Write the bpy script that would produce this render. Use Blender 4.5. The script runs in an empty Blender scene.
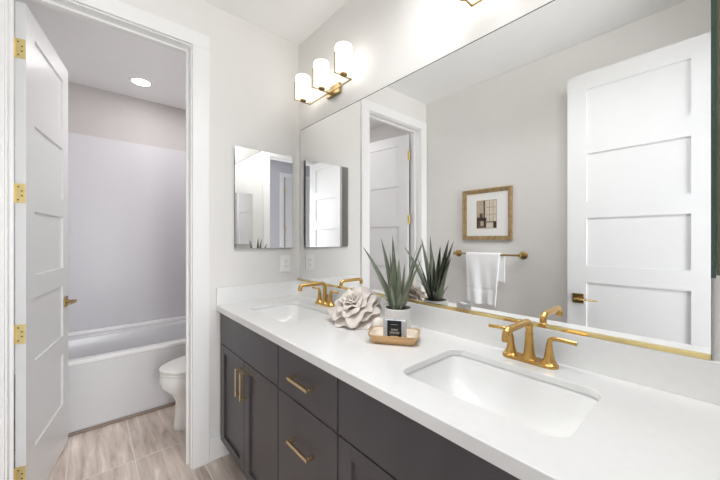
import bpy, bmesh, math, random
from mathutils import Vector, Matrix, noise
random.seed(7)
S = bpy.context.scene
COL = S.collection
PI = math.pi

# ------------------------------------------------------------------ camera, world, lights, exposure
cam_d = bpy.data.cameras.new('camera'); cam = bpy.data.objects.new('camera', cam_d); COL.objects.link(cam)
cam_d.sensor_width = 36; cam_d.lens = 311.06 / 720 * 36; cam_d.clip_start = 0.01
cam_d.shift_y = -0.54 / 720
cam.location = (0, 0, 1.3214); cam.rotation_euler = (PI / 2, 0, -0.7173)
S.camera = cam

w = bpy.data.worlds.new('world'); S.world = w; w.use_nodes = True
w.node_tree.nodes['Background'].inputs[0].default_value = (.8, .88, 1, 1)
w.node_tree.nodes['Background'].inputs[1].default_value = 0.3

def area(name, loc, rot, sx, sy, power, col, spread=PI):
    d = bpy.data.lights.new(name, 'AREA'); d.shape = 'RECTANGLE'; d.size = sx; d.size_y = sy
    d.energy = power; d.color = col; d.spread = spread
    o = bpy.data.objects.new(name, d); COL.objects.link(o); o.location = loc; o.rotation_euler = rot
    return o
area('room_ceiling_fill', (.64, .58, 2.715), (0, 0, 0), .55, .80, 8.5, (.975, .985, 1), 2.3)  # added soft fill under the ceiling; no fixture here
area('entry_side_fill', (.86, .05, 2.635), (math.radians(88), 0, math.radians(14)), .5, .12, 3, (.97, .985, 1))  # added fill high on the entry wall, aimed toward the end wall
area('hall_doorway_fill', (.30, -1.10, 1.15), (math.radians(90), 0, 0), .6, 2.0, 21, (.95, .975, 1), math.radians(120))  # added fill panel in the hall, lighting through the doorway; no window
area('hall_ceiling_fill', (.15, -.60, 2.70), (0, 0, 0), 1.2, .6, 1.5, (.80, .88, 1))  # added cool fill under the hall ceiling, without a fixture
area('toilet_room_fill', (.62, 2.95, 2.68), (0, 0, 0), .5, .5, 7.6, (.99, .975, .985))  # extra fill added beside the real downlight
area('toilet_room_downlight', (.345, 3.30, 2.686), (0, 0, 0), .09, .09, .35, (1, .98, .97))

S.view_settings.view_transform = 'Standard'; S.view_settings.look = 'None'
S.view_settings.gamma = 1; S.view_settings.use_curve_mapping = False
S.view_settings.exposure = 0.14
cy = S.cycles
cy.use_denoising = True; cy.max_bounces = 14; cy.diffuse_bounces = 8; cy.glossy_bounces = 8
cy.transmission_bounces = 8; cy.sample_clamp_indirect = 8; cy.caustics_reflective = False; cy.caustics_refractive = False

# ------------------------------------------------------------------ materials
def lin(c):
    r = []
    for x in c:
        x /= 255.0
        r.append(x / 12.92 if x <= .04045 else ((x + .055) / 1.055) ** 2.4)
    return (*r, 1)

def mat(name, c, rough=.5, metal=0, var=.03, scale=6, stretch=(1, 1, 1), bump=0, bscale=200, coat=0, emit=None, estr=0, trans=0, ior=1.45, sss=0):
    m = bpy.data.materials.new(name); m.use_nodes = True
    nt = m.node_tree; N = nt.nodes; L = nt.links; b = N['Principled BSDF']
    b.inputs['Roughness'].default_value = rough; b.inputs['Metallic'].default_value = metal
    b.inputs['Coat Weight'].default_value = coat; b.inputs['IOR'].default_value = ior
    b.inputs['Transmission Weight'].default_value = trans
    if sss: b.inputs['Subsurface Weight'].default_value = sss; b.inputs['Subsurface Scale'].default_value = .01
    tc = N.new('ShaderNodeTexCoord'); mp = N.new('ShaderNodeMapping'); mp.inputs['Scale'].default_value = stretch
    L.new(tc.outputs['Object'], mp.inputs['Vector'])
    nz = N.new('ShaderNodeTexNoise'); nz.inputs['Scale'].default_value = scale; nz.inputs['Detail'].default_value = 4
    L.new(mp.outputs[0], nz.inputs['Vector'])
    rp = N.new('ShaderNodeValToRGB'); a = lin(c)
    rp.color_ramp.elements[0].position = .3; rp.color_ramp.elements[1].position = .7
    rp.color_ramp.elements[0].color = tuple(max(0, v * (1 - var)) for v in a[:3]) + (1,)
    rp.color_ramp.elements[1].color = tuple(min(1, v * (1 + var)) for v in a[:3]) + (1,)
    L.new(nz.outputs[0], rp.inputs[0]); L.new(rp.outputs[0], b.inputs['Base Color'])
    if bump:
        n2 = N.new('ShaderNodeTexNoise'); n2.inputs['Scale'].default_value = bscale; L.new(mp.outputs[0], n2.inputs['Vector'])
        bp = N.new('ShaderNodeBump'); bp.inputs['Strength'].default_value = bump; bp.inputs['Distance'].default_value = .001
        L.new(n2.outputs[0], bp.inputs['Height']); L.new(bp.outputs[0], b.inputs['Normal'])
    if emit:
        b.inputs['Emission Color'].default_value = lin(emit); b.inputs['Emission Strength'].default_value = estr
    return m

M = {}
M['wall'] = mat('wall_paint', (231, 229, 226), .6, var=.008, bump=.15, bscale=350)
M['ceil'] = mat('ceiling_paint', (246, 246, 245), .7, var=.006, bump=.1, bscale=300)
M['trim'] = mat('trim_paint', (240, 240, 239), .32, var=.006)
M['door'] = mat('door_paint', (228, 228, 228), .34, var=.006)
M['wall_dim'] = mat('wall_paint_dim', (196, 191, 190), .6, var=.01)  # same wall paint, darkened to put the dimmer light into the colour
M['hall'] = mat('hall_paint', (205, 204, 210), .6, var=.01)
M['quartz'] = mat('white_quartz', (239, 239, 238), .16, var=.012, scale=40)
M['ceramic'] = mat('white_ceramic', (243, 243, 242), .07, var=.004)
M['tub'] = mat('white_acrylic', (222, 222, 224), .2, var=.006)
M['espresso'] = mat('dark_stained_wood', (78, 74, 78), .36, var=.13, scale=3, stretch=(1.6, 1.6, .8), bump=.12, bscale=60)
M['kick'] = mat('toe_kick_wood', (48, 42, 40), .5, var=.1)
M['dark'] = mat('cabinet_inside', (22, 20, 20), .7)
M['gold'] = mat('brushed_gold', (208, 168, 100), .27, 1, var=.06, scale=30)
M['pull'] = mat('champagne_brass', (222, 198, 156), .27, 1, var=.05, scale=40)
M['barbrass'] = mat('aged_brass', (166, 140, 86), .3, 1, var=.05)
M['brass'] = mat('polished_brass', (228, 206, 146), .16, 1, var=.04, scale=30)
M['hinge'] = mat('satin_brass_hinge', (242, 222, 160), .5, 1, var=.05, scale=30)
M['screw'] = mat('screw_head', (110, 88, 45), .4, 1)
M['sbrass'] = mat('sconce_brass', (168, 146, 104), .3, 1, var=.05, scale=30)
M['framewood'] = mat('gilded_wood', (174, 148, 108), .45, .2, var=.28, scale=35, bump=.4, bscale=120)
M['mat'] = mat('picture_mat', (240, 239, 236), .7, var=.005)
M['towel'] = mat('white_terry', (250, 250, 251), .95, var=.01, scale=80, bump=.5, bscale=420)
M['plastic'] = mat('white_plastic', (242, 241, 238), .3, var=.003)
M['slot'] = mat('socket_slot', (60, 60, 58), .5)
M['pot'] = mat('matte_white_pot', (240, 239, 238), .4, var=.008)
M['soil'] = mat('dark_soil', (52, 47, 40), .9, var=.4, scale=90, bump=1, bscale=150)
M['flower'] = mat('matte_bisque', (234, 226, 219), .6, var=.03, scale=25)
M['tray'] = mat('light_mango_wood', (206, 168, 122), .42, var=.16, scale=9, stretch=(1, 7, 7))
M['traypale'] = mat('pale_wood_inside', (238, 224, 208), .5, var=.1, scale=9, stretch=(1, 7, 7))
M['soap'] = mat('cream_soap', (244, 240, 230), .45, sss=.1)
M['wax'] = mat('pale_grey_wax', (226, 228, 230), .4, sss=.1)
M['label'] = mat('black_label', (22, 21, 20), .35, var=.02)
M['ink'] = mat('silver_ink', (215, 212, 205), .4)
M['goldink'] = mat('gold_ink', (214, 188, 140), .4)
M['glass'] = mat('clear_glass', (246, 248, 248), .06, trans=1, var=0)
M['frost'] = mat('frosted_glass', (228, 231, 234), .22, trans=.25, var=0)
M['edge'] = mat('green_glass_edge', (60, 84, 76), .15, var=.1)
M['alu'] = mat('olive_aluminium', (118, 118, 98), .4, .6)
M['shade'] = mat('opal_glass', (255, 252, 246), .3, var=0, emit=(255, 252, 246), estr=2.2)
M['led'] = mat('led_lens', (255, 255, 255), .4, var=0, emit=(255, 250, 246), estr=9)
M['tub_strip'] = mat('brown_tub_strip', (150, 134, 122), .5, var=.1)
M['drain'] = mat('drain_metal', (205, 180, 120), .25, 1)
M['water'] = mat('toilet_water', (235, 238, 240), .02)

m = bpy.data.materials.new('mirror_silver'); m.use_nodes = True
b = m.node_tree.nodes['Principled BSDF']; b.inputs['Metallic'].default_value = 1; b.inputs['Roughness'].default_value = 0
b.inputs['Base Color'].default_value = (.965, .97, .965, 1); M['mirror'] = m

def aloe_mat():
    m = mat('aloe_skin', (128, 136, 116), .42, var=.22, scale=14, stretch=(1, 1, 1), bump=.3, bscale=90); return m
M['aloe'] = aloe_mat()

def tile_mat():
    m = bpy.data.materials.new('wood_look_tile'); m.use_nodes = True
    nt = m.node_tree; N = nt.nodes; L = nt.links; b = N['Principled BSDF']
    tc = N.new('ShaderNodeTexCoord'); sp = N.new('ShaderNodeSeparateXYZ'); L.new(tc.outputs['Object'], sp.inputs[0])
    def math_(op, a, bv):
        n = N.new('ShaderNodeMath'); n.operation = op
        L.new(a, n.inputs[0])
        if isinstance(bv, (int, float)): n.inputs[1].default_value = bv
        else: L.new(bv, n.inputs[1])
        return n.outputs[0]
    cb = N.new('ShaderNodeCombineXYZ')
    L.new(math_('ADD', sp.outputs[1], -2.29 + 6.1), cb.inputs[0]); L.new(math_('ADD', sp.outputs[0], -.21 + 3.05), cb.inputs[1])
    br = N.new('ShaderNodeTexBrick'); br.offset = 0; br.squash = 1
    br.inputs['Scale'].default_value = 1; br.inputs['Brick Width'].default_value = .61; br.inputs['Row Height'].default_value = .305
    br.inputs['Mortar Size'].default_value = .0028; br.inputs['Mortar Smooth'].default_value = .1
    br.inputs['Color1'].default_value = (0, 0, 0, 1); br.inputs['Color2'].default_value = (1, 1, 1, 1); br.inputs['Bias'].default_value = 0
    L.new(cb.outputs[0], br.inputs['Vector'])
    bw = N.new('ShaderNodeRGBToBW'); L.new(br.outputs['Color'], bw.inputs[0])
    c2 = N.new('ShaderNodeCombineXYZ')
    L.new(math_('MULTIPLY', sp.outputs[0], 16), c2.inputs[0]); L.new(math_('MULTIPLY', sp.outputs[1], 1.7), c2.inputs[1])
    L.new(math_('MULTIPLY', bw.outputs[0], 9), c2.inputs[2])
    nz = N.new('ShaderNodeTexNoise'); nz.inputs['Scale'].default_value = 1.3; nz.inputs['Detail'].default_value = 7; nz.inputs['Roughness'].default_value = .65
    nz.inputs['Distortion'].default_value = .5
    L.new(c2.outputs[0], nz.inputs['Vector'])
    rp = N.new('ShaderNodeValToRGB'); e = rp.color_ramp.elements
    e[0].position = .28; e[0].color = lin((160, 140, 126)); e[1].position = .68; e[1].color = lin((242, 230, 220))
    k = e.new(.45); k.color = lin((202, 186, 174)); k = e.new(.58); k.color = lin((220, 205, 193))
    L.new(nz.outputs[0], rp.inputs[0])
    hv = N.new('ShaderNodeHueSaturation'); L.new(rp.outputs[0], hv.inputs['Color'])
    L.new(math_('ADD', math_('MULTIPLY', bw.outputs[0], .16), .96), hv.inputs['Value'])
    mx = N.new('ShaderNodeMixRGB'); L.new(br.outputs['Fac'], mx.inputs[0]); L.new(hv.outputs[0], mx.inputs[1])
    hv.inputs['Saturation'].default_value = .92
    mx.inputs[2].default_value = lin((232, 226, 220)); L.new(mx.outputs[0], b.inputs['Base Color'])
    b.inputs['Roughness'].default_value = .38
    bp = N.new('ShaderNodeBump'); bp.invert = True; bp.inputs['Distance'].default_value = .001; bp.inputs['Strength'].default_value = .5
    L.new(br.outputs['Fac'], bp.inputs['Height']); L.new(bp.outputs[0], b.inputs['Normal'])
    return m
M['tile'] = tile_mat()

def surround_mat():
    m = mat('shower_surround', (222, 217, 219), .3, var=.01)
    nt = m.node_tree; N = nt.nodes; L = nt.links; b = N['Principled BSDF']
    tc = N.new('ShaderNodeTexCoord'); sp = N.new('ShaderNodeSeparateXYZ'); L.new(tc.outputs['Object'], sp.inputs[0])
    cb = N.new('ShaderNodeCombineXYZ'); L.new(sp.outputs[0], cb.inputs[0]); L.new(sp.outputs[2], cb.inputs[1])
    br = N.new('ShaderNodeTexBrick'); br.offset = 0; br.inputs['Scale'].default_value = 1
    br.inputs['Brick Width'].default_value = .30; br.inputs['Row Height'].default_value = .60; br.inputs['Mortar Size'].default_value = .0012
    br.inputs['Color1'].default_value = lin((210, 208, 212)); br.inputs['Color2'].default_value = lin((209, 207, 211)); br.inputs['Mortar'].default_value = lin((206, 204, 208))
    L.new(cb.outputs[0], br.inputs['Vector']); L.new(br.outputs['Color'], b.inputs['Base Color'])
    return m
M['surround'] = surround_mat()

# ------------------------------------------------------------------ helpers
def tag(o, label=None, cat=None, group=None, kind=None):
    if label: o['label'] = label
    if cat: o['category'] = cat
    if group: o['group'] = group
    if kind: o['kind'] = kind
    return o
def empty(name, loc, label, cat, group=None, rz=0):
    o = bpy.data.objects.new(name, None); COL.objects.link(o); o.location = loc; o.rotation_euler = (0, 0, rz)
    o.empty_display_size = .05
    return tag(o, label, cat, group)
def box(bm, lo, hi, mi=0):
    lo = Vector(lo); hi = Vector(hi)
    v = [bm.verts.new((x, y, z)) for x in (lo.x, hi.x) for y in (lo.y, hi.y) for z in (lo.z, hi.z)]
    for f in ((0, 1, 3, 2), (4, 6, 7, 5), (0, 4, 5, 1), (2, 3, 7, 6), (0, 2, 6, 4), (1, 5, 7, 3)):
        fc = bm.faces.new([v[i] for i in f]); fc.material_index = mi
def frames(pts):
    out = []; up = None
    for i, p in enumerate(pts):
        if i == 0: t = pts[1] - p
        elif i == len(pts) - 1: t = p - pts[i - 1]
        else: t = (pts[i + 1] - p).normalized() + (p - pts[i - 1]).normalized()
        t.normalize()
        if up is None:
            a = Vector((0, 0, 1)) if abs(t.z) < .9 else Vector((1, 0, 0)); up = t.cross(a).normalized()
        else:
            up = (up - t * up.dot(t)).normalized()
        out.append((p, up.copy(), t.cross(up).normalized()))
    return out
def tube(bm, pts, r, n=12, rs=None, cap=True):
    pts = [Vector(p) for p in pts]; rings = []
    for i, (p, u, v) in enumerate(frames(pts)):
        rr = rs[i] if rs else r
        rx, ry = rr if isinstance(rr, tuple) else (rr, rr)
        rings.append([bm.verts.new(p + u * rx * math.cos(2 * PI * k / n) + v * ry * math.sin(2 * PI * k / n)) for k in range(n)])
    for a, b_ in zip(rings, rings[1:]):
        for k in range(n): bm.faces.new((a[k], a[(k + 1) % n], b_[(k + 1) % n], b_[k]))
    if cap: bm.faces.new(rings[0][::-1]); bm.faces.new(rings[-1])
def lathe(bm, prof, c=(0, 0, 0), n=32, capb=True, capt=True):
    rings = [[bm.verts.new((c[0] + r * math.cos(2 * PI * k / n), c[1] + r * math.sin(2 * PI * k / n), c[2] + z)) for k in range(n)] for r, z in prof]
    for a, b_ in zip(rings, rings[1:]):
        for k in range(n): bm.faces.new((a[k], a[(k + 1) % n], b_[(k + 1) % n], b_[k]))
    if capb: bm.faces.new(rings[0][::-1])
    if capt: bm.faces.new(rings[-1])
def loft(bm, rings, capb=True, capt=True):
    R = [[bm.verts.new(p) for p in r] for r in rings]; n = len(R[0])
    for a, b_ in zip(R, R[1:]):
        for k in range(n): bm.faces.new((a[k], a[(k + 1) % n], b_[(k + 1) % n], b_[k]))
    if capb: bm.faces.new(R[0][::-1])
    if capt: bm.faces.new(R[-1])
def rrect(cx, cy_, hx, hy, r, z, n=6):
    out = []
    for sx, sy, a0 in ((1, 1, 0), (-1, 1, 90), (-1, -1, 180), (1, -1, 270)):
        for k in range(n + 1):
            a = math.radians(a0 + 90 * k / n)
            out.append((cx + sx * (hx - r) + r * math.cos(a), cy_ + sy * (hy - r) + r * math.sin(a), z))
    return out
def obj(name, bm, material, parent=None, smooth=False, bevel=0, bseg=2, sub=0, solid=0, keep=None):
    bmesh.ops.recalc_face_normals(bm, faces=bm.faces)
    me = bpy.data.meshes.new(name); bm.to_mesh(me); bm.free()
    for mm in (material if isinstance(material, (list, tuple)) else [material]): me.materials.append(mm)
    if smooth:
        for p in me.polygons: p.use_smooth = True
    o = bpy.data.objects.new(name, me); COL.objects.link(o)
    if smooth == 'auto':
        try: me.set_sharp_from_angle(angle=math.radians(35))
        except Exception: pass
    if solid:
        s = o.modifiers.new('solid', 'SOLIDIFY'); s.thickness = solid; s.offset = 0
    if bevel:
        b_ = o.modifiers.new('bevel', 'BEVEL'); b_.width = bevel; b_.segments = bseg; b_.limit_method = 'ANGLE'; b_.angle_limit = math.radians(40)
    if sub:
        s = o.modifiers.new('sub', 'SUBSURF'); s.levels = sub; s.render_levels = sub
    if parent: o.parent = parent
    return o
def bx(name, lo, hi, material, parent=None, bevel=0, **k):
    bm = bmesh.new(); box(bm, lo, hi); return obj(name, bm, material, parent, bevel=bevel, **k)
def boxes(name, L, material, parent=None, bevel=0, **k):
    bm = bmesh.new()
    for lo, hi in L: box(bm, lo, hi)
    return obj(name, bm, material, parent, bevel=bevel, **k)
def st(o, kind='structure'):
    o['kind'] = kind; return o
def dup_tree(o, dx, parent=None):
    c = o.copy(); COL.objects.link(c)
    if parent: c.parent = parent
    else: c.location = Vector(o.location) + Vector(dx)
    for ch in list(o.children): dup_tree(ch, None, c)
    return c

# ------------------------------------------------------------------ room dimensions
XL, XR = -.37, 1.148          # left wall, mirror wall
YF, YB = -.020, 1.990         # wall with the entry, end wall
CE = 2.725                    # ceiling
TY0, TY1, TCE = 2.10, 3.70, 2.695
JL, JR, HD = -.262, .443, 2.435   # toilet-room opening
EL, ER = -.262, .437          # entry opening
CT = .927                     # counter top height

# ------------------------------------------------------------------ structure
st(bx('floor', (-1.3, -1.25, -.06), (1.25, 3.80, 0), M['tile']))
st(bx('ceiling', (-1.3, -1.25, CE), (1.25, TY0 - .02, CE + .08), M['ceil']))
st(bx('ceiling_toilet_room', (XL - .1, TY0, TCE), (XR + .1, 3.8, TCE + .08), M['ceil']))
st(bx('wall_left', (XL - .1, YF - .11, 0), (XL, 3.8, CE), M['wall']))
st(bx('wall_right', (XR, YF - .11, 0), (XR + .1, 3.8, CE), M['wall']))
st(boxes('wall_end', [((XL, YB, 0), (JL - .015, TY0, CE)), ((JR + .015, YB, 0), (XR, TY0, CE)), ((JL - .015, YB, HD + .015), (JR + .015, TY0, CE))], M['wall']))
st(boxes('wall_entry', [((XL, YF - .11, 0), (EL - .015, YF, CE)), ((ER + .015, YF - .11, 0), (XR, YF, CE)), ((EL - .015, YF - .11, HD + .015), (ER + .015, YF, CE))], M['wall']))
st(bx('wall_toilet_room_far', (XL, TY1, 0), (XR, TY1 + .1, TCE), M['wall_dim']))
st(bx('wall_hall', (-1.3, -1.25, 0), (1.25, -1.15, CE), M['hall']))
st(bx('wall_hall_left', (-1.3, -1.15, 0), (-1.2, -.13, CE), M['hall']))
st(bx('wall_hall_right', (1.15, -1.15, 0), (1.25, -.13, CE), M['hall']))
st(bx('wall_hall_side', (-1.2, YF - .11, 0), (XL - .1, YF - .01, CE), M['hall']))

def opening(l, r, y0, y1, nm, casings):
    # jamb boards with door stop
    t = .015
    L = [((l - t, y0, 0), (l, y1, HD + t)), ((r, y0, 0), (r + t, y1, HD + t)), ((l, y0, HD), (r, y1, HD + t))]
    st(boxes(nm + '_jamb', L, M['trim']))
    for k, (ya, yb) in enumerate(casings):
        cw = .09; rv = .006; a = l - rv; b_ = r + rv; h = HD + rv
        L = [((a - cw, ya, 0), (a, yb, h)), ((b_, ya, 0), (b_ + cw, yb, h)), ((a - cw, ya, h), (b_ + cw, yb, h + .08))]
        st(boxes(nm + ('_casing' if k == 0 else '_casing_far'), L, M['trim'], bevel=.0015))
opening(JL, JR, YB + .0, TY0, 'trim_1', [(YB - .018, YB), (TY0, TY0 + .016)])
opening(EL, ER, YF - .11, YF, 'trim_2', [(YF, YF + .016), (YF - .126, YF - .11)])
# door stops
st(boxes('trim_3_door_stop', [((JL, 2.045, 0), (JL + .011, 2.062, HD)), ((JR - .011, 2.045, 0), (JR, 2.062, HD)), ((JL + .011, 2.045, HD - .011), (JR - .011, 2.062, HD))], M['trim']))
# baseboards
st(bx('baseboard_end', (JR + .097, YB - .014, 0), (.672, YB, .135), M['trim'], bevel=.002))
st(bx('baseboard_left', (XL, YF, 0), (XL + .014, YB, .135), M['trim'], bevel=.002))
st(bx('baseboard_toilet_room_left', (XL, TY0, 0), (XL + .014, 2.84, .135), M['trim'], bevel=.002))
st(bx('baseboard_toilet_room_right', (XR - .014, TY0, 0), (XR, 2.84, .135), M['trim'], bevel=.002))

# ------------------------------------------------------------------ doors
def hinge_unit(parent, x, y, z, leaf):
    # knuckle + leaf plate on the door's edge; local to the door
    bm = bmesh.new()
    box(bm, (x - .0016, y - leaf, z - .0445), (x, y, z + .0445))
    h = obj('hinge', bm, M['hinge'], parent, bevel=.0006)
    return h
def make_door(name, w_, h_, handle_side=1):
    """leaf: hinge edge at local x=0, leaf along +x, thickness y -.035..0, face y=-.035 seen"""
    T = .035; sd = .108; sb = .285
    z0 = .008; top = .110; n = 5; rail = .112
    ph = (h_ - z0 - sb - top - (n - 1) * rail) / n
    bm = bmesh.new()
    box(bm, (0, -T, z0), (sd, 0, h_)); box(bm, (w_ - sd, -T, z0), (w_, 0, h_))
    box(bm, (sd, -T, z0), (w_ - sd, 0, z0 + sb))
    z = z0 + sb
    for i in range(n):
        box(bm, (sd, -T + .0095, z), (w_ - sd, -.0095, z + ph)); z += ph
        hh = rail if i < n - 1 else top
        box(bm, (sd, -T, z), (w_ - sd, 0, z + hh)); z += hh
    d = obj(name, bm, M['door'])
    st(d)
    return d
def make_handle(parent, x, z, side, dirx):
    """side: -1 on face y=-.035, +1 on face y=0; lever points to dirx"""
    y = -.035 if side < 0 else 0
    def Y(a): return y + side * a
    bm = bmesh.new()
    box(bm, (x - .032, min(Y(0), Y(.008)), z - .032), (x + .032, max(Y(0), Y(.008)), z + .032))
    h = obj('door_handle', bm, M['barbrass'], parent, bevel=.0015)
    bm = bmesh.new(); tube(bm, [(x, Y(.006), z), (x, Y(.05), z)], .010, 16); obj('spindle', bm, M['barbrass'], h, smooth='auto')
    bm = bmesh.new()
    p = [(x - dirx * .012, Y(.045), z), (x + dirx * .01, Y(.047), z), (x + dirx * .06, Y(.050), z), (x + dirx * .115, Y(.046), z)]
    tube(bm, p, 0, 12, rs=[(.010, .008), (.011, .008), (.010, .006), (.007, .004)]); obj('lever', bm, M['barbrass'], h, smooth='auto')
HZ = (.225, .883, 1.535, 2.205)
# toilet room door, folded open into the toilet room, pivot near (-.257, 2.105)
d1 = make_door('door_1', .69, 2.42)
d1['label'] = 'white five-panel door opened into the toilet room'; d1['category'] = 'door'
make_handle(d1, .625, .925, -1, -1); make_handle(d1, .625, .925, 1, -1)
for z in HZ:
    bm = bmesh.new()
    box(bm, (-.0018, -.034, z - .045), (0, .004, z + .045), 0)
    tube(bm, [(-.004, .004, z - .045), (-.004, .004, z + .045)], .006, 12)
    h = obj('hinge', bm, M['hinge'], d1)
    for k, (yy, zz) in enumerate(((-.010, .030), (-.022, .011), (-.022, -.011), (-.010, -.030))):
        bm = bmesh.new(); tube(bm, [(-.0016, yy, z + zz), (-.0026, yy, z + zz)], .0032, 10); obj('screw', bm, M['screw'], h)
# local +x -> world direction (sin a, cos a); local -y face must look towards +x world
def place_door(o, px, py, ang):
    # ang: angle of leaf direction measured from +Y towards +X
    o.location = (px, py, 0); o.rotation_euler = (0, 0, PI / 2 - ang)
place_door(d1, -.2545, 2.1215, math.radians(9.9))
# entry door, folded back against the left wall
d2 = make_door('door_2', .695, 2.43)
d2['label'] = 'white five-panel entry door folded back along the left wall'; d2['category'] = 'door'
make_handle(d2, .632, .925, -1, -1); make_handle(d2, .632, .925, 1, -1)
for z in HZ:
    bm = bmesh.new(); box(bm, (-.0018, -.034, z - .045), (0, -.002, z + .045)); tube(bm, [(-.004, .004, z - .045), (-.004, .004, z + .045)], .006, 12)
    obj('hinge', bm, M['hinge'], d2)
bm = bmesh.new(); box(bm, (.695, -.029, .895), (.6965, -.006, .955)); obj('latch_plate', bm, M['hinge'], d2)
place_door(d2, -.253, -.016, 0)
# hall door seen only in the cabinet mirror
d3 = make_door('door_3', .74, 2.42)
make_handle(d3, .68, .925, -1, -1)
d3.location = (-.36, -1.114, 0); d3.rotation_euler = (0, 0, PI)
for z in HZ:
    bm = bmesh.new(); box(bm, (-.012, -.040, z - .045), (.008, -.035, z + .045)); obj('hinge', bm, M['hinge'], d3)
st(boxes('trim_4_hall_casing', [((-.345, -1.15, 0), (-.265, -1.128, 2.43)), ((-1.19, -1.15, 0), (-1.11, -1.128, 2.43)), ((-1.19, -1.15, 2.43), (-.265, -1.128, 2.51))], M['trim'], bevel=.0015))

# ------------------------------------------------------------------ toilet room: tub, surround, toilet, downlight
AY = 2.875; RZ = .485
t = empty('bathtub', (.389, AY, 0), 'white alcove bathtub with a flat apron across the toilet room', 'bathtub')
def L2(o, e):  # keep world-space meshes under an empty
    o.matrix_parent_inverse = Matrix.Translation(-Vector(e.location)) if e.rotation_euler.z == 0 else e.matrix_basis.inverted()
    return o
bm = bmesh.new()
y0, y1 = AY, TY1 - .012
xl, xr = XL + .003, XR - .003
cx, cyy = (xl + xr) / 2, (y0 + y1) / 2; hx, hy = (xr - xl) / 2, (y1 - y0) / 2
out = [rrect(cx, cyy, hx, hy, .006, z, 8) for z in (.012, RZ - .008, RZ)]
inn = [rrect(cx, cyy - .045, hx - .09, hy - .125, .12, RZ, 8), rrect(cx, cyy - .045, hx - .096, hy - .131, .12, RZ - .02, 8), rrect(cx, cyy - .045, hx - .14, hy - .145, .12, .20, 8), rrect(cx, cyy - .045, hx - .24, hy - .2, .1, .13, 8)]
loft(bm, out + inn, capb=False, capt=True)
L2(obj('tub_body', bm, M['tub'], t, smooth='auto'), t)
st(boxes('trim_6_lit_ledge', [((XL, TY1 - .040, RZ + .001), (XR, TY1, RZ + .033)), ((XL, AY + .06, RZ + .007), (XL + .014, TY1 - .040, RZ + .033)), ((XR - .014, AY + .06, RZ + .007), (XR, TY1 - .040, RZ + .033))], M['ceramic'], bevel=.004))  # strip added in brighter white to paint the lit tub edge
bm = bmesh.new(); box(bm, (xl, y0 - .012, RZ - .022), (xr, y0 + .062, RZ + .006)); L2(obj('lit_front_rim', bm, M['ceramic'], t, bevel=.008), t)  # whiter than the tub body: light on the rim put into its colour
bm = bmesh.new(); box(bm, (xl, y0 - .004, .012), (xr, y0 + .004, .030)); L2(obj('tub_base_flange', bm, M['tub'], t, bevel=.002), t)
st(bx('strip_tub_base', (XL, AY - .032, 0), (XR, AY - .004, .016), M['tub_strip'], bevel=.005))  # thin brown strip along the foot of the tub
L = [((XL + .0, TY1 - .010, RZ + .034), (XR, TY1, 2.25)), ((XL, AY - .01, RZ + .034), (XL + .010, TY1 - .010, 2.25)), ((XR - .010, AY - .01, RZ + .034), (XR, TY1 - .010, 2.25))]
st(boxes('wall_shower_surround', L, M['surround'], bevel=.002))

def ell(cx, cy_, ax, bx_, z, n=40, egg=0):
    out = []; cx += .022
    for k in range(n):
        a = 2 * PI * k / n; c = math.cos(a); s = math.sin(a)
        # -x is the front; squarer at the back
        x = ax * (abs(c) ** (1 if c < 0 else .7)) * (1 if c > 0 else -1)
        out.append((cx + x, cy_ + bx_ * s, z))
    return out
TYC = 2.475
t = empty('toilet', (.80, TYC, 0), 'white elongated toilet with closed lid beside the tub', 'toilet')
bm = bmesh.new()
R = [ell(.735, TYC, .316, .114, 0), ell(.735, TYC, .314, .112, .03), ell(.735, TYC, .306, .106, .10), ell(.735, TYC, .302, .108, .20),
     ell(.705, TYC, .300, .122, .255), ell(.660, TYC, .315, .155, .315), ell(.655, TYC, .315, .178, .365), ell(.655, TYC, .312, .182, .395),
     ell(.655, TYC, .300, .172, .402)]
loft(bm, R); L2(obj('bowl', bm, M['ceramic'], t, smooth=True), t)
bm = bmesh.new(); loft(bm, [ell(.655, TYC, .308, .178, .402), ell(.655, TYC, .316, .186, .406), ell(.655, TYC, .316, .186, .418), ell(.655, TYC, .310, .180, .421)])
L2(obj('seat', bm, M['plastic'], t, smooth='auto'), t)
bm = bmesh.new(); loft(bm, [ell(.655, TYC, .308, .180, .4235), ell(.655, TYC, .318, .188, .427), ell(.655, TYC, .318, .188, .438), ell(.655, TYC, .300, .172, .448), ell(.66, TYC, .2, .11, .452)])
L2(obj('lid', bm, M['plastic'], t, smooth='auto'), t)
bm = bmesh.new()
loft(bm, [rrect(1.035, TYC, .085, .19, .03, .38), rrect(1.033, TYC, .092, .20, .03, .45), rrect(1.033, TYC, .095, .205, .03, .74)])
L2(obj('tank', bm, M['ceramic'], t, smooth='auto'), t)
bm = bmesh.new(); loft(bm, [rrect(1.031, TYC, .100, .213, .03, .741), rrect(1.031, TYC, .102, .215, .03, .765), rrect(1.031, TYC, .094, .207, .03, .774)])
L2(obj('tank_lid', bm, M['ceramic'], t, smooth='auto'), t)
bm = bmesh.new(); tube(bm, [(.936, TYC - .13, .68), (.918, TYC - .13, .68), (.912, TYC - .11, .678), (.911, TYC - .05, .672)], .007); L2(obj('flush_lever', bm, M['hinge'], t, smooth='auto'), t)

t = empty('recessed_downlight', (.345, 3.30, TCE), 'round recessed downlight in the toilet room ceiling', 'ceiling light')
bm = bmesh.new(); lathe(bm, [(.068, 0), (.068, -.004), (.086, -.005), (.090, 0)], n=40, capb=False, capt=False); obj('trim_ring', bm, M['plastic'], t, smooth='auto')
bm = bmesh.new(); lathe(bm, [(.069, -.001), (.06, -.003), (.02, -.004)], n=40); obj('lens', bm, M['led'], t, smooth=True)

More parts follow.
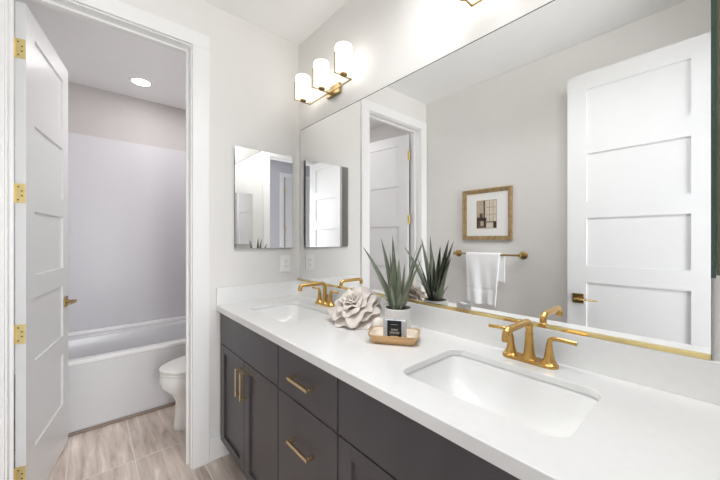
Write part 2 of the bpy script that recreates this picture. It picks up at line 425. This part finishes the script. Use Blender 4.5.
# ------------------------------------------------------------------ vanity cabinets
XF = .600   # front faces
FT = .020
BZ0, BZ1 = .11, .892
def bar_pull(parent, c, axis, ln=.142):
    """square bar pull on a front face x=XF; c = (y,z)"""
    y, z = c; bm = bmesh.new(); s = .0055
    if axis == 'z':
        box(bm, (XF - .034, y - s, z - ln / 2), (XF - .034 + 2 * s, y + s, z + ln / 2)); h = obj('pull_handle', bm, M['pull'], parent, bevel=.001)
        for k in (-1, 1):
            bm = bmesh.new(); zz = z + k * (ln / 2 - s); box(bm, (XF - .034 + 2 * s, y - s, zz - s), (XF, y + s, zz + s)); L2(obj('post', bm, M['pull'], h, bevel=.0008), EO)
    else:
        box(bm, (XF - .034, y - ln / 2, z - s), (XF - .034 + 2 * s, y + ln / 2, z + s)); h = obj('pull_handle', bm, M['pull'], parent, bevel=.001)
        for k in (-1, 1):
            bm = bmesh.new(); yy = y + k * (ln / 2 - s); box(bm, (XF - .034 + 2 * s, yy - s, z - s), (XF, yy + s, z + s)); L2(obj('post', bm, M['pull'], h, bevel=.0008), EO)
    return h
class _E: pass
EO = _E(); EO.location = (0, 0, 0); EO.rotation_euler = Vector((0, 0, 0))
def shaker(parent, y0, y1, z0, z1, sw=.062, rw=.047):
    bm = bmesh.new()
    box(bm, (XF, y0, z0), (XF + FT, y0 + sw, z1)); box(bm, (XF, y1 - sw, z0), (XF + FT, y1, z1))
    box(bm, (XF, y0 + sw, z0), (XF + FT, y1 - sw, z0 + rw)); box(bm, (XF, y0 + sw, z1 - rw), (XF + FT, y1 - sw, z1))
    o = obj('door', bm, M['espresso'], parent, bevel=.001)
    bm = bmesh.new(); box(bm, (XF + .010, y0 + sw, z0 + rw), (XF + FT - .002, y1 - sw, z1 - rw)); obj('panel', bm, M['espresso'], o)
    return o
def slab(parent, name, y0, y1, z0, z1):
    bm = bmesh.new(); box(bm, (XF, y0, z0), (XF + FT, y1, z1)); return obj(name, bm, M['espresso'], parent, bevel=.001)
def body(parent, y0, y1, endL=False):
    T = .018; xb = XR - .002; xf = XF + FT + .001
    ZT = CT - .0205
    L = [((xf, y0, BZ0), (xb, y0 + T, ZT)), ((xf, y1 - T, BZ0), (xb, y1, ZT)), ((xf, y0 + T, BZ0), (xb, y1 - T, BZ0 + T)), ((xb - T, y0 + T, BZ0 + T), (xb, y1 - T, ZT)),
         ((xf, y0 + T, .688), (xf + .02, y1 - T, .708))]
    o = boxes('cabinet_box', L, M['espresso'], parent)
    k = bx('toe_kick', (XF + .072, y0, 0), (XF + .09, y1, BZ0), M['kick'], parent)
    return o
def cabinet(lbl, y0, y1, kind):
    e = empty('vanity_cabinet', (0, 0, 0), lbl, 'cabinet')
    body(e, y0, y1)
    g = .003
    if kind == 'sink':
        slab(e, 'drawer_front', y0 + g, y1 - g, .701, BZ1 - .006)
        mid = (y0 + y1) / 2
        d = shaker(e, y0 + g, mid - g / 2 - .0005, BZ0 + .004, .696); bar_pull(d, (mid - .032, .585), 'z')
        d = shaker(e, mid + g / 2 + .0005, y1 - g, BZ0 + .004, .696); bar_pull(d, (mid + .032, .585), 'z')
    else:
        for a, b_ in ((.701, BZ1 - .006), (BZ0 + .004, .696)):
            d = slab(e, 'drawer', y0 + g, y1 - g, a, b_); bar_pull(d, ((y0 + y1) / 2, (a + b_) / 2 if a > .6 else .552), 'y')
    return e
cabinet('dark sink cabinet with two shaker doors beside the toilet room doorway', 1.213, 1.973, 'sink')
cabinet('dark vanity drawer unit with gold bar pulls, between the two sink cabinets', .797, 1.212, 'drawers')
cabinet('dark sink cabinet under the nearer basin, at the right end of the vanity', .000, .796, 'sink')
tag(bx('filler_strip', (XF + .004, 1.9735, BZ0), (XF + .03, YB - .0145, BZ1 - .001), M['espresso']), 'dark filler strip between the vanity and the end wall', 'filler strip')

# ------------------------------------------------------------------ countertop with two openings
S1 = (.850, 1.560); S2 = (.850, .409)   # sink centres
SHX, SHY, SR = .154, .218, .045
ct = empty('countertop', (0, 0, 0), 'long white quartz countertop over the dark vanity cabinets', 'countertop')
bm = bmesh.new()
def loop(pts, z):
    vs = [bm.verts.new((p[0], p[1], z)) for p in pts]
    return vs, [bm.edges.new((vs[i], vs[(i + 1) % len(vs)])) for i in range(len(vs))]
outer = [(.580, YF + .001), (XR - .002, YF + .001), (XR - .002, YB - .001), (.580, YB - .001)]
holes = [rrect(s[0], s[1], SHX, SHY, SR, 0, 8) for s in (S1, S2)]
top = [loop(outer, CT)] + [loop(h, CT) for h in holes]
bot = [loop(outer, CT - .02)] + [loop(h, CT - .02) for h in holes]
for grp in (top, bot):
    bmesh.ops.triangle_fill(bm, use_beauty=True, use_dissolve=False, edges=[e for l in grp for e in l[1]])
for (a, _), (b_, _) in zip(top, bot):
    for i in range(len(a)): bm.faces.new((a[i], a[(i + 1) % len(a)], b_[(i + 1) % len(a)], b_[i]))
obj('slab', bm, M['quartz'], ct, bevel=.002)
bx('front_edge', (.5803, YF + .001, BZ1 + .0005), (.6195, YB - .001, CT - .018), M['quartz'], ct, bevel=.001)
tag(bx('backsplash', (XR - .020, YF + .001, CT), (XR - .001, YB - .001, CT + .101), M['quartz'], bevel=.0015), 'long white quartz backsplash under the wall mirror', 'backsplash')
tag(bx('side_splash', (.580, YB - .020, CT), (XR - .020, YB - .001, CT + .101), M['quartz'], bevel=.0015), 'short white quartz splash on the end wall under the outlet', 'backsplash')

# undermount sinks
def sink(c, lbl):
    e = empty('sink', (c[0], c[1], .76), lbl, 'sink', 'undermount vanity basins')
    z0 = CT - .0203 - .76
    R = [rrect(0, 0, SHX + .028, SHY + .028, SR + .02, z0, 8), rrect(0, 0, SHX + .0035, SHY + .0035, SR, z0, 8), rrect(0, 0, SHX - .001, SHY - .001, SR, z0 - .012, 8),
         rrect(.0, 0, SHX - .012, SHY - .012, SR + .01, z0 - .06, 8), rrect(.0, 0, SHX - .03, SHY - .034, SR + .025, z0 - .098, 8), rrect(.002, 0, SHX - .055, SHY - .075, SR + .03, z0 - .118, 8),
         rrect(.01, 0, .055, .07, .05, z0 - .127, 8), rrect(.015, 0, .022, .022, .0215, z0 - .129, 8)]
    bm = bmesh.new(); loft(bm, R, capb=False, capt=True)
    o = obj('basin', bm, M['ceramic'], e, smooth=True)
    s = o.modifiers.new('solid', 'SOLIDIFY'); s.thickness = .005; s.offset = -1
    bm = bmesh.new(); lathe(bm, [(.021, z0 - .129), (.0215, z0 - .1265), (.017, z0 - .1255), (.006, z0 - .1245)], (.015, 0, 0), 24); obj('drain', bm, M['drain'], e, smooth='auto')
    return e
sink(S1, 'white undermount basin beside the end wall, behind the ceramic flower')
sink(S2, 'large white undermount basin in the foreground right of the tray')

# faucets
def faucet(c, lbl):
    e = empty('faucet', (c[0], c[1], CT), lbl, 'faucet', 'brushed gold centerset faucets')
    bm = bmesh.new()
    loft(bm, [rrect(0, 0, .0265, .084, .0264, 0, 10), rrect(0, 0, .0265, .084, .0264, .006, 10), rrect(0, 0, .0235, .081, .0234, .011, 10)])
    obj('base_plate', bm, M['gold'], e, smooth='auto')
    bm = bmesh.new()
    lathe(bm, [(.0250, .009), (.0195, .016), (.0158, .030), (.0138, .052), (.0122, .076), (.0114, .086), (.0124, .0865), (.0124, .090), (.0110, .0905)], n=28)
    obj('spout_body', bm, M['gold'], e, smooth='auto')
    bm = bmesh.new(); P = [(0, 0, .090)]
    hz = .130
    for k in range(7):
        a = PI / 2 * k / 6; P.append((-.022 + .022 * math.cos(a), 0, hz - .022 + .022 * math.sin(a)))
    P.append((-.07, 0, hz + .0)); P.append((-.154, 0, hz + .001))
    for k in range(1, 7):
        a = PI / 2 * k / 6; P.append((-.154 - .016 * math.sin(a), 0, hz - .015 + .016 * math.cos(a)))
    P.append((-.170, 0, hz - .030))
    tube(bm, P, 0, 20, rs=[.0110] * 3 + [.0104] * (len(P) - 5) + [.0112, .0114])
    obj('spout', bm, M['gold'], e, smooth='auto')
    for s in (-1, 1):
        y = s * .058
        bm = bmesh.new(); lathe(bm, [(.0255, .009), (.0205, .014), (.0155, .024), (.0122, .038), (.0102, .054), (.0092, .066), (.0078, .071)], (0, y, 0), 24)
        h = obj('valve_body', bm, M['gold'], e, smooth='auto')
        bm = bmesh.new()
        tube(bm, [(0, y, .068), (0, y + s * .002, .082), (0, y + s * .010, .0885), (-.002, y + s * .025, .0900), (-.003, y + s * .05, .0895), (-.004, y + s * .074, .0885)], 0, 16,
             rs=[.0075, .0075, .0068, (.0062, .0054), (.0060, .0052), (.0064, .0056)])
        obj('lever', bm, M['gold'], h, smooth='auto')
    bm = bmesh.new(); tube(bm, [(.019, 0, .008), (.019, 0, .050)], .003, 10); tube(bm, [(.019, 0, .048), (.019, 0, .058)], .0055, 12); obj('lift_rod', bm, M['gold'], e, smooth='auto')
    return e
faucet((1.078, 1.560), 'brushed gold faucet at the farther basin, left of the ceramic flower')
faucet((1.078, .400), 'brushed gold faucet behind the nearer basin, right of the aloe')

# ------------------------------------------------------------------ wall mirror with brass channel
MX = 1.140
t = empty('wall_mirror', (XR, .98, 1.03), 'large frameless wall mirror over the countertop, brass channel below', 'mirror')
bm = bmesh.new(); box(bm, (MX, .009, 1.034), (XR - .001, 1.948, 2.097)); L2(obj('mirror_glass', bm, M['mirror'], t), t)
bm = bmesh.new(); box(bm, (MX - .0004, .009, 2.0975), (XR - .001, 1.948, 2.1005)); L2(obj('polished_edge', bm, M['edge'], t), t)
L = [((MX - .007, .009, 1.0285), (XR - .001, 1.985, 1.0335)), ((MX - .007, .009, 1.0335), (MX - .0002, 1.985, 1.041))]
bm = bmesh.new()
for lo, hi in L: box(bm, lo, hi)
L2(obj('brass_channel', bm, M['brass'], t, bevel=.0004), t)

# medicine cabinets, flush mirror doors
def med(yf, s, lbl):
    e = empty('medicine_cabinet', (.887, yf, 1.265), lbl, 'medicine cabinet')
    # s: outward normal sign along y
    def B(a, b_): return sorted((yf + s * a, yf + s * b_))
    y0, y1 = B(.0, -.005); bm = bmesh.new(); box(bm, (.686, y0, 1.265), (1.087, y1, 1.905)); bm.faces.ensure_lookup_table()
    for f in bm.faces:
        c = f.calc_center_median()
        f.material_index = 0 if abs(c.y - yf) < .0005 else 1
    L2(obj('mirror_door', bm, [M['mirror'], M['edge']], e), e)
    yw = YB if s < 0 else YF
    y0, y1 = sorted((yf - s * .0052, yw)); bm = bmesh.new(); box(bm, (.690, y0, 1.269), (1.083, y1, 1.901)); L2(obj('cabinet_frame', bm, M['alu'], e), e)
    return e
med(1.972, -1, 'mirrored medicine cabinet on the end wall above the outlet')
med(.0055, 1, 'mirrored medicine cabinet at the right edge, seen edge-on as a dark green strip')

# outlet
t = empty('electrical_outlet', (1.041, YB, 1.152), 'white electrical outlet plate above the side splash', 'outlet')
bm = bmesh.new(); box(bm, (-.036, -.006, -.058), (.036, 0, .058)); obj('cover_plate', bm, M['plastic'], t, bevel=.002)
bm = bmesh.new(); box(bm, (-.0165, -.0085, -.033), (.0165, -.006, .033)); r_ = obj('receptacle', bm, M['plastic'], t, bevel=.0008)
for z in (-.018, .018):
    bm = bmesh.new()
    box(bm, (-.0075, -.0090, z - .002), (-.0055, -.0085, z + .007)); box(bm, (.0050, -.0090, z - .002), (.0070, -.0085, z + .006)); box(bm, (-.002, -.0090, z - .009), (.002, -.0085, z - .005))
    obj('socket', bm, M['slot'], r_)

# ------------------------------------------------------------------ vanity lights
def vanity_light(yc, lbl):
    e = empty('vanity_light', (XR, yc, 2.2), lbl, 'wall light', 'three-shade brass vanity lights')
    def O(name, bm, m_, p=e, **k): return obj(name, bm, m_, p, **k)
    # local: x negative = into room
    bm = bmesh.new(); box(bm, (-.020, -.064, .006), (0, .064, .066)); bp = O('back_plate', bm, M['sbrass'], bevel=.002)
    z = .012; s = .0034; xr = -.048; hl = .213
    bm = bmesh.new(); box(bm, (-.048, -.012, z - s), (-.0, .012, z + .012)); O('mount_arm', bm, M['sbrass'], bevel=.001)
    bm = bmesh.new(); box(bm, (xr - s, -hl - s, z - s), (xr + s, hl + s, z + s)); O('cross_bar', bm, M['sbrass'], bevel=.0008)
    for y in (-hl, 0, hl):
        bm = bmesh.new(); box(bm, (xr - .108, y - s, z - s), (xr - s, y + s, z + s)); box(bm, (xr - .108 - 2 * s, y - s, z - s), (xr - .108, y + s, z + .108))
        a = O('arm', bm, M['sbrass'], bevel=.0008)
        bm = bmesh.new(); lathe(bm, [(.010, z + s), (.021, z + s + .002), (.022, z + s + .010), (.018, z + s + .013)], (xr - .052, y, 0), 24); O('socket_cup', bm, M['sbrass'], a, smooth='auto')
        bm = bmesh.new(); zb = z + s + .0105
        lathe(bm, [(.022, zb), (.040, zb + .001), (.0465, zb + .006), (.047, zb + .012), (.047, zb + .141), (.045, zb + .148), (.036, zb + .151)], (xr - .052, y, 0), 36)
        O('glass_shade', bm, M['shade'], smooth='auto')
    return e
vanity_light(1.550, 'brass wall light with three lit white glass shades, nearest the end wall')
vanity_light(.400, 'brass wall light mostly above the frame, only its lower arm tip showing')

# ------------------------------------------------------------------ left wall (seen in the mirror): picture, towel bar, towel
t = empty('framed_picture', (XL, 1.334, 1.543), 'gold framed sepia interior print on the left wall above the towel', 'picture')
hw, hh, fw = .224, .226, .036
bm = bmesh.new()
for prof in ((.0, .0, .026, .014), (.014, .0, .020, .012), (.026, .0, .013, .010)):
    o_, _, d_, w_ = prof
    a, b_ = hw - o_, hh - o_
    box(bm, (0, -a, -b_), (d_, a, -b_ + w_)); box(bm, (0, -a, b_ - w_), (d_, a, b_))
    box(bm, (0, -a, -b_ + w_), (d_, -a + w_, b_ - w_)); box(bm, (0, a - w_, -b_ + w_), (d_, a, b_ - w_))
obj('frame', bm, M['framewood'], t, bevel=.002)
bm = bmesh.new(); box(bm, (0, -hw + fw, -hh + fw), (.007, hw - fw, hh - fw)); obj('mount_board', bm, M['mat'], t)
pm = [mat('print_tone', c, .6, var=.12, scale=60) for c in ((150, 132, 112), (92, 76, 64), (214, 204, 188), (60, 48, 42), (186, 170, 148))]
bm = bmesh.new()
def pr(y0, y1, z0, z1, mi, d):   # y increases to the left in the mirrored view
    box(bm, (.007, y0, z0), (.0072 + d * .00012, y1, z1), mi)
PC = .0
pr(-.092, .092, -.125, .125, 0, 0)
pr(-.088, .012, -.06, .121, 2, 1)       # window light
for yy in (-.060, -.028): pr(yy - .002, yy + .002, -.06, .121, 0, 2)
for zz in (0.0, .06): pr(-.088, .0, zz - .002, zz + .002, 0, 2)
pr(.012, .024, -.10, .121, 1, 2)
pr(.03, .088, -.02, .121, 4, 1)
pr(.0, .088, -.052, -.030, 3, 3)        # table
pr(.004, .070, -.115, -.052, 1, 2); pr(.072, .088, -.12, -.03, 3, 3)
pr(.025, .055, -.100, -.060, 4, 3); pr(.035, .062, -.030, .010, 1, 3)
pr(-.088, -.062, -.118, -.066, 3, 2); pr(-.06, .0, -.12, -.075, 2, 2)
obj('photo_print', bm, pm, t)

t = empty('towel_bar', (XL, 1.318, 1.193), 'brass towel bar on the left wall below the framed picture', 'towel bar')
bm = bmesh.new(); tube(bm, [(.07, -.285, 0), (.07, .285, 0)], .0075, 16); obj('rod', bm, M['barbrass'], t, smooth='auto')
for s in (-1, 1):
    bm = bmesh.new(); lathe(bm, [(.032, 0), (.032, .006), (.024, .011), (.010, .014), (.009, .055), (.0125, .058), (.0135, .070), (.0125, .080), (.009, .084)], n=24)
    bmesh.ops.rotate(bm, verts=bm.verts, cent=(0, 0, 0), matrix=Matrix.Rotation(PI / 2, 3, 'Y')); bmesh.ops.translate(bm, verts=bm.verts, vec=(0, s * .292, 0))
    obj('mounting_post', bm, M['barbrass'], t, smooth='auto')

bm = bmesh.new(); nu, nv = 40, 64
rows = []
zbar = 1.193; xb = XL + .07; rr = .014
lenF, lenB = .42, .23
for j in range(nv + 1):
    s = j / nv * (lenF + lenB + PI * rr) - lenB
    row = []
    for i in range(nu + 1):
        u = i / nu
        if s < 0: d = -s; side = -1; x = xb - rr; z = zbar - d
        elif s < PI * rr: a = s / rr; d = 0; side = 0; x = xb - rr * math.cos(a); z = zbar + rr * math.sin(a)
        else: d = s - PI * rr; side = 1; x = xb + rr; z = zbar - d
        y0, y1 = (1.178, 1.488) if side >= 0 else (1.150, 1.47)
        if side == 1:
            k = d / lenF; y0 += .030 * k; y1 -= .022 * k
            x += .010 * math.sin(u * 9 + 1) * k + .006 * math.sin(u * 17 + d * 8) * k + .012 * k
            z -= .016 * (1 - u) * k - .006 * math.sin(u * 7) * k
            if abs(d - .295) < .006: x -= .0025
        if side == -1: x += -.004 * math.sin(u * 8) * d / lenB; z += 0.02 * u * d / lenB
        y = y0 + (y1 - y0) * u
        row.append(bm.verts.new((x, y, z)))
    rows.append(row)
for a, b_ in zip(rows, rows[1:]):
    for i in range(nu): bm.faces.new((a[i], a[i + 1], b_[i + 1], b_[i]))
o = obj('hand_towel', bm, M['towel'], None, smooth=True, solid=.009)
o.location = (0, 0, 0)
tag(o, 'white hand towel draped over the brass towel bar', 'towel')
s_ = o.modifiers.new('sub', 'SUBSURF'); s_.levels = 1; s_.render_levels = 1

# ------------------------------------------------------------------ aloe in white pot
PX, PY = 1.003, .901
t = empty('potted_aloe', (PX, PY, CT), 'spiky green aloe in a round white pot against the mirror', 'plant')
bm = bmesh.new(); lathe(bm, [(.050, 0), (.054, .004), (.056, .012), (.056, .101), (.0545, .103), (.052, .102), (.051, .085), (.051, .082)], n=48, capt=False); obj('pot', bm, M['pot'], t, smooth='auto')
bm = bmesh.new(); lathe(bm, [(.0508, .086), (.045, .092), (.03, .095), (.012, .097)], n=32, capb=True); obj('soil', bm, M['soil'], t, smooth=True)
def leaf(tip, w_=.017, bend=.5, r0=.018):
    tip = Vector(tip) - Vector((PX, PY, CT)); h = Vector((tip.x, tip.y, 0)); hn = h.normalized() if h.length > .01 else Vector((1, 0, 0))
    b0 = hn * r0 + Vector((0, 0, .086))
    mid = b0.lerp(tip, .5) + Vector((0, 0, .03 * bend)) - hn * .020 * bend
    P = []; n = 14
    for k in range(n + 1):
        q = k / n; P.append(b0 * (1 - q) ** 2 + mid * 2 * q * (1 - q) + tip * q * q)
    side = Vector((-hn.y, hn.x, 0)); bm = bmesh.new(); rings = []
    for k, p in enumerate(P):
        q = k / n; tdir = (P[min(k + 1, n)] - P[max(k - 1, 0)]).normalized(); nrm = side.cross(tdir).normalized()
        ww = w_ * 1.45 * (1 - .12 * math.sin(q * 3)) * (1 - q ** 1.5) ** .9 + .0006; th = ww * .38
        if nrm.dot(hn) < 0 and nrm.z < 0: nrm = -nrm
        # cross-section: flat/concave inner face, rounded outer face
        inn = -hn
        sgn = 1 if nrm.dot(inn) > 0 else -1
        N_ = nrm * sgn
        saw = 1 + (.05 if k % 2 else -.0)
        pts = [p + side * ww * saw + N_ * th * .35, p + side * ww * .45 + N_ * 0.0, p - side * ww * .45 + N_ * 0.0, p - side * ww * saw + N_ * th * .35, p - side * ww * .7 - N_ * th * .6, p - N_ * th, p + side * ww * .7 - N_ * th * .6]
        rings.append(pts)
    loft(bm, rings)
    obj('leaf', bm, M['aloe'], t, smooth=True)
LV = [((.992, 1.116, 1.287), .0165, .7), ((.995, .997, 1.330), .0165, .4), ((1.004, .934, 1.340), .0170, .1), ((1.046, .801, 1.320), .0170, .5), ((1.032, .796, 1.240), .0160, .6), ((1.030, .786, 1.312), .0150, .7),
      ((1.034, .889, 1.220), .012, .1), ((.987, .935, 1.270), .0165, .1), ((1.030, .920, 1.213), .011, .1), ((1.055, .840, 1.29), .0135, .4), ((1.075, .96, 1.235), .012, .4),
      ((.962, .915, 1.16), .0155, .2), ((1.045, .975, 1.12), .011, .5), ((.965, .850, 1.10), .012, .4), ((.955, .955, 1.075), .010, .5), ((.985, .865, 1.075), .010, .6), ((1.05, .88, 1.08), .010, .5), ((.96, .88, 1.05), .009, .8), ((1.03, .96, 1.06), .009, .8), ((.94,.93,1.045),.008,.9), ((1.01,.85,1.05),.008,.9)]
for a in LV: leaf(*a)

# ------------------------------------------------------------------ ceramic flower
FC = Vector((.956, 1.117, CT))
t = empty('ceramic_flower', FC, 'large off-white ceramic peony flower lying left of the aloe pot', 'ornament')
_d = Vector((-.9, -.27, 0)).normalized()
tilt = Matrix.Rotation(math.radians(36), 3, Vector((0, 0, 1)).cross(_d))
def fix(co):
    co = tilt @ co; co.z += .058; r_ = math.hypot(co.x, co.y)
    if co.z < .003: co.z = .003
    return co
def petal(az, n, R, H, hw, r0, z0, curl, seed):
    bm = bmesh.new(); nu, nv = 22, 12; V = []
    for j in range(nv + 1):
        row = []
        for i in range(nu + 1):
            u = (i / nu - .5) * 2; v = j / nv
            v *= 1 - .30 * abs(u) ** 3 + .05 * math.sin(u * 5 + seed * 2)
            a = az + u * hw * (.55 + .45 * math.sin(min(1, v * 1.3) * PI / 2))
            rr = r0 + (R - r0) * v ** 1.15 + curl * v ** 5 - .004 * (1 - abs(u))
            zz = z0 + H * math.sin(v * PI / 2 * .95) - curl * .8 * v ** 6
            q = v ** 2.2
            zz += q * (.0075 * math.sin(u * 4.5 + seed * 1.7) + .0035 * math.sin(u * 10 + seed))
            rr += q * (.0070 * math.sin(u * 4.0 + seed * 2.9) + .003 * math.sin(u * 9 + seed * 1.3))
            row.append(bm.verts.new(fix(Vector((rr * math.cos(a), rr * math.sin(a), zz)))))
        V.append(row)
    for a_, b_ in zip(V, V[1:]):
        for i in range(nu): bm.faces.new((a_[i], a_[i + 1], b_[i + 1], b_[i]))
    obj('petal', bm, M['flower'], t, smooth=True, solid=.0042, sub=1)
sd = 0
for (n, R, H, hw, r0, z0, curl, off) in ((5, .125, .004, .72, .012, -.012, .004, .3), (5, .118, .030, .74, .012, -.006, .010, .9), (5, .100, .052, .78, .012, .0, .014, .2), (4, .076, .068, .92, .012, .004, .014, .7),
                                    (4, .054, .078, .95, .012, .006, .012, .1), (3, .036, .083, 1.15, .011, .008, .008, .6), (3, .018, .084, 1.2, .009, .010, .004, .0)):
    for k in range(n):
        sd += 1
        petal(2 * PI * k / n + off + .12 * math.sin(sd * 2.3), n, R * (1 + .07 * math.sin(sd * 1.9)), H, hw, r0, z0, curl, sd)
bm = bmesh.new(); lathe(bm, [(.022, -.016), (.034, -.012), (.030, .0), (.016, .025), (.006, .05)], n=24)
for v_ in bm.verts: v_.co = fix(v_.co)
obj('flower_core', bm, M['flower'], t, smooth=True)
bm = bmesh.new(); lathe(bm, [(.040, 0), (.045, .012), (.036, .04), (.02, .055)], n=24); obj('flower_base', bm, M['flower'], t, smooth=True)

# ------------------------------------------------------------------ tray, candle, soap
TA = math.atan2(.817, -.576)
TC = (.898, .826)
t = empty('wooden_tray', (TC[0], TC[1], CT), 'small flared light wood tray in front of the aloe pot', 'tray', rz=TA)
bm = bmesh.new()
loft(bm, [rrect(0, 0, .076, .047, .018, 0), rrect(0, 0, .080, .051, .02, .003), rrect(0, 0, .097, .065, .026, .032), rrect(0, 0, .098, .066, .027, .035), rrect(0, 0, .095, .063, .026, .0355), rrect(0, 0, .091, .060, .024, .031), rrect(0, 0, .075, .046, .018, .009)])
obj('tray_body', bm, M['tray'], t, smooth='auto')
bm = bmesh.new(); loft(bm, [rrect(0, 0, .0912, .0602, .024, .0325), rrect(0, 0, .0740, .0450, .018, .0098)], capb=False); obj('tray_liner', bm, M['traypale'], t)
def tl(a, b_): return (TC[0] + a * math.cos(TA) - b_ * math.sin(TA), TC[1] + a * math.sin(TA) + b_ * math.cos(TA))
p = tl(-.004, .010)
t = empty('candle', (p[0], p[1], CT + .0102), 'frosted rectangular candle jar with a black label, standing in the wooden tray', 'candle', rz=TA)
bm = bmesh.new()
loft(bm, [rrect(0, 0, .043, .019, .006, 0), rrect(0, 0, .044, .020, .007, .002), rrect(0, 0, .044, .020, .007, .075), rrect(0, 0, .0425, .0185, .006, .076), rrect(0, 0, .0415, .0175, .005, .075), rrect(0, 0, .0415, .0175, .005, .005)])
obj('glass_jar', bm, M['frost'], t, smooth='auto')
bm = bmesh.new(); loft(bm, [rrect(0, 0, .0412, .0172, .005, .0053), rrect(0, 0, .0412, .0172, .005, .070)]); obj('wax', bm, M['wax'], t, smooth='auto')
bm = bmesh.new(); tube(bm, [(0, 0, .070), (0, .001, .075)], .001, 6); obj('wick', bm, M['label'], t)
# local +y faces ... camera side; find by sign
fy = 1 if (tl(0, 1)[0] - TC[0]) * -.737 + (tl(0, 1)[1] - TC[1]) * -.684 > 0 else -1
yf = fy * .020
bm = bmesh.new(); a_, b_ = sorted((yf, yf + fy * .0008)); box(bm, (-.027, a_, .004), (.027, b_, .0755)); lab = obj('label', bm, M['label'], t)
bm = bmesh.new(); y2 = yf + fy * .001
def stroke(pts, r=.0006): tube(bm, [(q[0] * -fy, y2, q[1]) for q in pts], r, 6)
stroke([(-.014, .060), (.012, .0605)], .0005)
def script(x0, x1, z, amp, n):
    P = []
    for k in range(n * 6 + 1):
        q = k / (n * 6); a = q * n * 2 * PI
        P.append((x0 + (x1 - x0) * q + amp * .35 * math.sin(a), z + amp * math.cos(a * 1.0) * (1.5 if (k // 6) % 3 == 0 else 1)))
    stroke(P, .00075)
script(-.012, .013, .040, .0035, 6); script(-.018, .019, .029, .0040, 8)
obj('lettering', bm, M['ink'], lab)
bm = bmesh.new(); a_, b_ = sorted((yf + fy * .0006, yf + fy * .0012)); box(bm, (-.014, a_, .013), (.014, b_, .018)); obj('gold_band', bm, M['goldink'], lab)
bm = bmesh.new(); bmesh.ops.create_uvsphere(bm, u_segments=32, v_segments=16, radius=.027)
o = obj('decorative_ball', bm, M['soap'], None, smooth=True); o.location = (.954, .972, CT + .0268)
tag(o, 'small round cream ball on the counter between the ceramic flower and the aloe pot', 'ornament')
